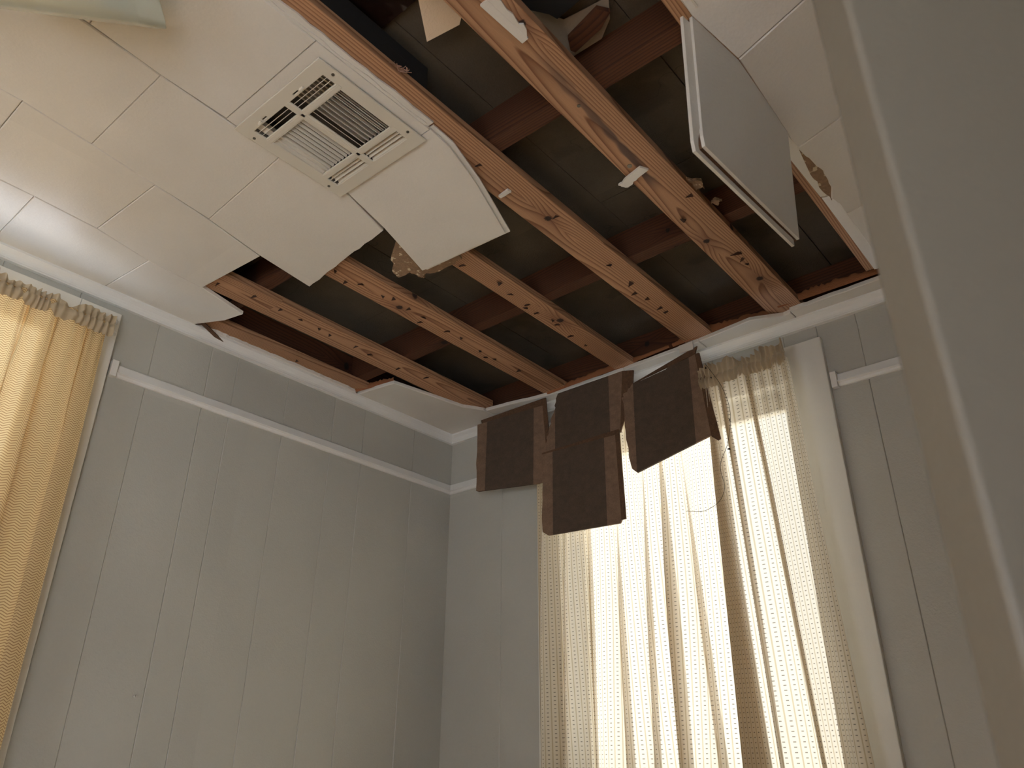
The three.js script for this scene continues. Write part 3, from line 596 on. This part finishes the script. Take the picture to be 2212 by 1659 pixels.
// ---------- scraps ----------
tag(mesh('tile_scrap', merge([prism([[-0.690, 2.776, -0.717], [-0.683, 2.776, -0.832], [-0.668, 2.778, -0.832], [-0.673, 2.778, -0.717]], [0, 0.006, 0]), prism(ragged([[-0.676, -0.717], [-0.655, -0.728], [-0.658, -0.815], [-0.671, -0.832]], [1], 0.004, 8, 61).map(([x, z]) => [x, 2.7785, z]), [0, 0.004, 0])]), M.tile), 'long broken white tile scrap with nail holes on the dark-split strip', 'tile scrap');
tag(mesh('tile_scrap', prism(ragged([[-0.764, -1.297], [-0.74, -1.289], [-0.692, -1.279], [-0.681, -1.300], [-0.715, -1.307], [-0.75, -1.318]], [0, 4, 5], 0.003, 5, 62).map(([x, z]) => [x, 2.773 - (x + 0.72) * -0.05, z]), [0, 0.006, 0]), M.tile), 'white tile splinter sticking out below a round knot', 'tile scrap');
tag(mesh('tile_scrap', prism(ragged([[-1.018, -1.146], [-0.984, -1.141], [-0.982, -1.153], [-1.017, -1.154]], [2], 0.002, 5, 63).map(([x, z]) => [x, 2.775, z]), [0, 0.006, 0]), M.tile), 'small white tile chip near the right corner of the large tile', 'tile scrap');
for (const [pts, y, label] of [[[[-0.642, -1.40], [-0.612, -1.436], [-0.62, -1.466], [-0.632, -1.452], [-0.645, -1.46], [-0.634, -1.43]], 2.79, 'grey torn tile crumb clinging beside the dark-split strip'], [[[-0.632, -1.525], [-0.618, -1.52], [-0.607, -1.535], [-0.622, -1.543]], 2.79, 'tiny white crumb beside the joist near the folded white tile']])
  tag(mesh('tile_crumb', prism(ragged(pts.map((p) => p), [0, 1, 2, 3], 0.004, 4, 64).map(([x, z], i) => [x, y + 0.004 * hash(i, 1, 6), z]), [0, 0.008, 0]), M.torn), label, 'crumb');
tag(mesh('torn_fibreboard', prism(ragged([[-1.34, -1.10], [-1.405, -1.14], [-1.460, -1.20], [-1.465, -1.222], [-1.42, -1.224], [-1.415, -1.262], [-1.405, -1.27], [-1.395, -1.26], [-1.35, -1.275], [-1.262, -1.272], [-1.235, -1.18], [-1.25, -1.10]], [1, 2, 3, 4, 5, 6, 7, 8], 0.006, 5, 65).map(([x, z]) => [x, 2.768, z]), [0, 0.008, 0]), M.torn), 'ragged tan fibreboard flap sticking out behind the large tile corner', 'torn board');
{ // paper flap: curled sheet
  const o = [[-0.745, 2.90, -0.64], [-0.812, 2.875, -0.66], [-0.878, 2.86, -0.756], [-0.80, 2.865, -0.772], [-0.76, 2.885, -0.748]];
  tag(mesh('paper_flap', prism(o, [0, 0.0015, 0]), M.paper), 'pale tan paper flap hanging pointed between the strips', 'paper');
  const q = [[-0.686, 2.892, -0.838], [-0.654, 2.89, -0.889], [-0.64, 2.888, -0.914], [-0.54, 2.89, -0.93], [-0.565, 2.888, -0.973], [-0.605, 2.885, -1.001], [-0.684, 2.89, -1.003], [-0.72, 2.892, -0.93]];
  tag(mesh('paper_flap', prism(q, [0, 0.0015, 0]), M.greyPaper), 'grey torn paper sheet above the dark-split strip near the joist', 'paper');
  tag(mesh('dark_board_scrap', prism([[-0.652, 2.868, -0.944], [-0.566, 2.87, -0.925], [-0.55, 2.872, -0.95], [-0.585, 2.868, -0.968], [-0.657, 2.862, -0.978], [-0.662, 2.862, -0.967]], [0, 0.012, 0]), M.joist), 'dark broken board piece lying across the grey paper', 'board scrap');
  tag(mesh('black_felt', prism([[-0.70, 2.855, -0.78], [-0.641, 2.858, -0.866], [-0.636, 2.86, -0.886], [-0.569, 2.86, -0.88], [-0.55, 2.86, -0.84], [-0.6, 2.86, -0.72]], [0, 0.02, 0]), M.black), 'black torn felt hanging at the top of the hole', 'felt');
}
{ // dark plastic bag of insulation beside the duct, glossy and creased
  const geo = new THREE.PlaneGeometry(0.17, 0.26, 24, 34).rotateX(Math.PI / 2), p = geo.attributes.position;
  for (let i = 0; i < p.count; i++) { const x = p.getX(i), z = p.getZ(i); p.setY(i, -0.03 * Math.cos(x * 16) * Math.cos(z * 11) + 0.012 * (fbm(x * 30, z * 30, 201) - 0.5)); }
  geo.computeVertexNormals(); geo.translate(-0.865, 2.895, -0.56);
  tag(mesh('plastic_sheet', geo, PH({ color: 0x2a1d18, roughness: 0.18, side: THREE.DoubleSide })), 'dark glossy plastic sheet bulging beside the black duct', 'plastic sheet');
}
{ // lint caught on the duct
  const parts = [];
  for (let i = 0; i < 26; i++) { const a = [-0.935 + (rnd() - 0.5) * 0.02, 2.80 + (rnd() - 0.5) * 0.012, -0.73 + (rnd() - 0.5) * 0.03]; parts.push(tube([a, [a[0] + (rnd() - 0.5) * 0.03, a[1] + (rnd() - 0.6) * 0.02, a[2] + (rnd() - 0.5) * 0.03], [a[0] + (rnd() - 0.5) * 0.04, a[1] + (rnd() - 0.6) * 0.02, a[2] + (rnd() - 0.5) * 0.04]], 0.0008, 6, 4)); }
  const l = mesh('lint_tuft', merge(parts), M.lint); tag(l, 'pinkish lint tuft caught on the strip beside the vent', 'lint'); l.userData.kind = 'stuff';
}
{ // lath stick at the left crown
  const m = mesh('lath_stick', rbox(-0.006, 0.006, -0.003, 0.003, -0.17, 0, 0.001, 2), M.fibre);
  m.position.set(-2.135, 2.775, -0.985); m.rotation.set(-0.16, 0.37, 0.3);
  tag(m, 'thin brown stick dangling from the hole edge by the left crown', 'stick');
}
// brown torn edges left along the walls: thin curled strips
function curl(name, pts, h, label, s) {
  const pos = [], idx = [], n = 40, c = new THREE.CatmullRomCurve3(pts.map((p) => V(...p)));
  for (let i = 0; i <= n; i++) { const q = c.getPoint(i / n), e = h * (0.55 + 0.45 * Math.sin((i / n) * Math.PI)) * (0.8 + 0.4 * hash(i, 2, s)); pos.push(q.x, q.y, q.z, q.x, q.y + e * 0.55, q.z + 0.006, q.x, q.y + e, q.z + 0.001); }
  for (let i = 0; i < n; i++) for (let k = 0; k < 2; k++) { const a = i * 3 + k; idx.push(a, a + 3, a + 1, a + 1, a + 3, a + 4); }
  const g = new THREE.BufferGeometry(); g.setAttribute('position', new THREE.Float32BufferAttribute(pos, 3)); g.setIndex(idx); g.computeVertexNormals();
  g.setAttribute('uv', new THREE.Float32BufferAttribute(pos.flatMap((_, i) => (i % 3 === 0 ? [pos[i] + pos[i + 2], pos[i + 1] * 3] : [])), 2));
  return tag(mesh(name, g, M.curl), label, 'torn board');
}
curl('torn_fibreboard', [[-2.17, 2.772, -1.638], [-2.12, 2.778, -1.66], [-2.06, 2.782, -1.675], [-1.995, 2.784, -1.685]], 0.022, 'brown curled board edge by the left wall', 1);
curl('torn_fibreboard', [[-1.07, 2.775, -2.098], [-0.98, 2.782, -2.104], [-0.86, 2.784, -2.112], [-0.74, 2.786, -2.12]], 0.026, 'brown curled board edge above the crown left of the window casing', 2);
curl('torn_fibreboard', [[-0.70, 2.778, -2.09], [-0.61, 2.786, -2.105], [-0.5, 2.788, -2.11], [-0.37, 2.788, -2.112]], 0.028, 'brown curled board edge at the far right end of the hole', 3);
curl('torn_fibreboard', [[-1.62, 2.774, -2.122], [-1.45, 2.778, -2.122], [-1.28, 2.782, -2.124], [-1.09, 2.786, -2.112]], 0.022, 'brown board edge above the hanging brown tiles', 4);
// loose thread and the specks on it
{
  const t = tag(group('loose_wire'), 'thin dark wire looping down from the gathered curtain top past the brown tile', 'wire');
  const z = -2.06;
  mesh('strand', tube([[-0.945, 2.655, z], [-0.93, 2.625, z], [-0.90, 2.56, z], [-0.884, 2.49, z], [-0.886, 2.44, z], [-0.905, 2.37, z], [-0.935, 2.31, z], [-0.93, 2.24, z], [-0.95, 2.205, z], [-1.0, 2.185, z], [-1.06, 2.195, z]], 0.0007, 90, 5), M.wire, t);
  for (const [x, y, s] of [[-0.888, 2.445, 0.007], [-0.902, 2.355, 0.009], [-0.945, 2.64, 0.008], [-0.93, 2.60, 0.006]]) { const m = mesh('speck', chip, M.wire, t); m.position.set(x, y, z); m.scale.set(s * 1.6, s * 1.3, s); m.rotation.set(rnd() * 3, rnd() * 3, rnd() * 3); }
}
{ const n = mesh('wall_nail', new THREE.CylinderGeometry(0.003, 0.003, 0.012, 12).rotateZ(Math.PI / 2), M.metal); n.position.set(XL + 0.005, 1.669, -1.05); tag(n, 'small bright nail head on the left panelled wall', 'nail'); }

// ---------- curtains ----------
// cloth(axis): runs along the wall (s), drops along y, folds out from the wall
function cloth({ width, top, bottom, folds, amp, over, seedN, left, right, stretch = 1.5, uvs = 0.012, out = 0, ns = 300, nt = 90, special = [], pleat = null }) {
  const pos = [], uv = [], idx = [];
  const phase = (s, t) => folds * s + 0.45 * (vnoise(s * 5, t * 0.9, seedN) - 0.5) * 2 + 0.25 * (vnoise(s * 11, t * 1.4, seedN + 1) - 0.5);
  for (let j = 0; j <= nt; j++) for (let i = 0; i <= ns; i++) {
    const s = i / ns, t = j / nt, f = phase(s, t) * Math.PI * 2, edge = step(0, 0.05, s) * step(0, 0.05, 1 - s);
    const a = amp * (0.35 + 0.65 * step(0, 0.25, t)) * (0.6 + 0.8 * vnoise(s * folds * 0.9, 3, seedN + 3));
    let d = a * Math.cos(f) + 0.22 * amp * Math.sin(f * 2.3 + 1) + (1 - step(0, 0.16, t)) * 0.0045 * Math.sin(s * width * 2 * Math.PI * 46 + 2 * vnoise(s * 20, 1, seedN));
    let x = lerp(left(t), right(t), s) + edge * over * (0.3 + 0.7 * step(0, 0.4, t)) * Math.sin(f) / folds * width / 0.73;
    if (pleat) { const [k, L, Rr] = pleat, e = Rr(t) - L(t), q = s / k; if (q < 1) { const w = (q * 3) % 2; x = L(t) + e * (w < 1 ? w : 2 - w); d = 0.4 * d - 0.008 + 0.006 * Math.floor(q * 3); } else x = lerp(Rr(t), right(t), (s - k) / (1 - k)) + step(k, k + 0.08, s) * edge * over * 0.5 * Math.sin(f) / folds; }
    for (const [c, wd, ax] of special) { const q = Math.exp(-(((s - c) / wd) ** 2)); d += q * ax * (0.3 + 0.7 * t); x += ax * 0.9 * ((s - c) / wd) * -q * t; }
    pos.push(x, lerp(top, bottom, t), out + d); uv.push((s * width * stretch) / uvs, (lerp(top, bottom, t)) / uvs);
  }
  for (let j = 0; j < nt; j++) for (let i = 0; i < ns; i++) { const a = j * (ns + 1) + i, b = a + 1, c = a + ns + 1, e = c + 1; idx.push(a, c, b, b, c, e); }
  const g = new THREE.BufferGeometry(); g.setAttribute('position', new THREE.Float32BufferAttribute(pos, 3)); g.setAttribute('uv', new THREE.Float32BufferAttribute(uv, 2)); g.setIndex(idx); g.computeVertexNormals();
  return g;
}
// gathered pocket on the rod with a stand-up frill
function header({ x0, x1, y0, y1, frill, seedN, freq = 62, out = 0, ns = 420, nt = 22 }) {
  const pos = [], idx = [], W = x1 - x0;
  for (let j = 0; j <= nt; j++) for (let i = 0; i <= ns; i++) {
    const s = i / ns, t = j / nt, x = x0 + W * s, ph = W * s * freq + 1.6 * vnoise(x * 14, 0.5, seedN);
    const fr = frill * (0.25 + 1.0 * vnoise(x * 26, 7, seedN + 2) + 0.35 * (vnoise(x * 90, 4, seedN + 3) - 0.5));
    const y = t < 0.45 ? lerp(y1 + fr, y1, t / 0.45) : lerp(y1, y0 + 0.006 * (vnoise(x * 30, 2, seedN) - 0.5), (t - 0.45) / 0.55);
    const bulge = t < 0.45 ? 0.004 + 0.012 * (1 - t / 0.45) * (vnoise(x * 30, 9, seedN + 4) - 0.3) : 0.012 * Math.sin(Math.PI * (t - 0.45) / 0.55);
    const fold = (t < 0.45 ? 0.007 : 0.0045) * Math.sin(ph * Math.PI * 2 + 1.2 * vnoise(x * 40, t * 3, seedN + 6)) * (0.5 + vnoise(x * 35, t * 2, seedN + 7));
    pos.push(x + 0.004 * (vnoise(x * 50, t * 4, seedN + 8) - 0.5), y, out + bulge + fold);
  }
  for (let j = 0; j < nt; j++) for (let i = 0; i < ns; i++) { const a = j * (ns + 1) + i, b = a + 1, c = a + ns + 1, e = c + 1; idx.push(a, c, b, b, c, e); }
  const g = new THREE.BufferGeometry(); g.setAttribute('position', new THREE.Float32BufferAttribute(pos, 3)); g.setIndex(idx); g.computeVertexNormals();
  return g;
}
{ // back window, two panels
  const z = -2.14;
  const a = tag(group('curtain'), 'cream dotted curtain panel behind the hanging brown tiles', 'curtain');
  a.position.set(0, 0, z);
  mesh('fabric', cloth({ width: 0.76, top: 2.615, bottom: 0.62, folds: 8, amp: 0.018, over: 0.25, seedN: 301, left: (t) => -1.693 + 0.006 * t, right: (t) => -0.955 + 0.02 * t, special: [[0.72, 0.025, 0.03]] }), M.dots, a);
  mesh('ruffle', header({ x0: -1.695, x1: -0.965, y0: 2.588, y1: 2.628, frill: 0.03, out: 0.008, seedN: 305 }), M.header, a);
  const b = tag(group('curtain'), 'cream dotted curtain panel at the right beside the white casing', 'curtain');
  b.position.set(0, 0, z + 0.04);
  mesh('fabric', cloth({ width: 0.36, top: 2.612, bottom: 0.62, folds: 3, amp: 0.018, over: 0.16, seedN: 321, left: (t) => -0.975 - 0.06 * t, right: (t) => -0.698 + 0.075 * t, ns: 240, pleat: [0.42, (t) => -0.972 - 0.03 * t, (t) => -0.955 + 0.075 * t] }), M.dots, b);
  mesh('ruffle', header({ x0: -0.985, x1: -0.703, y0: 2.588, y1: 2.628, frill: 0.046, out: 0.004, seedN: 325, ns: 240 }), M.header, b);
}
{ // left window: one panel, runs along z, folds towards +x
  const c = tag(group('curtain'), 'golden zigzag-weave curtain with a gathered brown top on the left wall window', 'curtain');
  c.position.set(-2.118, 0, 0); c.rotation.y = Math.PI / 2;   // local x runs to -z, local z to +x
  mesh('fabric', cloth({ width: 1.1, top: 2.635, bottom: 0.62, folds: 12, amp: 0.019, over: 0.3, seedN: 341, left: () => -0.31, right: (t) => 0.722 + 0.022 * t, uvs: 0.0135, ns: 420 }), M.zig, c);
  mesh('ruffle', header({ x0: -0.31, x1: 0.735, y0: 2.593, y1: 2.632, frill: 0.024, out: 0.006, seedN: 345, ns: 560, freq: 55 }), M.header, c);
  const r = tag(group('curtain_rod'), 'slim white curtain rod with a round end at the left window', 'rod');
  mesh('rod', new THREE.CylinderGeometry(0.006, 0.006, 1.05, 12).rotateX(Math.PI / 2).translate(-2.125, 2.614, -0.225), M.metal, r);
  mesh('rod_end', new THREE.SphereGeometry(0.007, 14, 10).translate(-2.165, 2.672, -0.757), M.trim, r);
}

renderer.render(scene, camera);
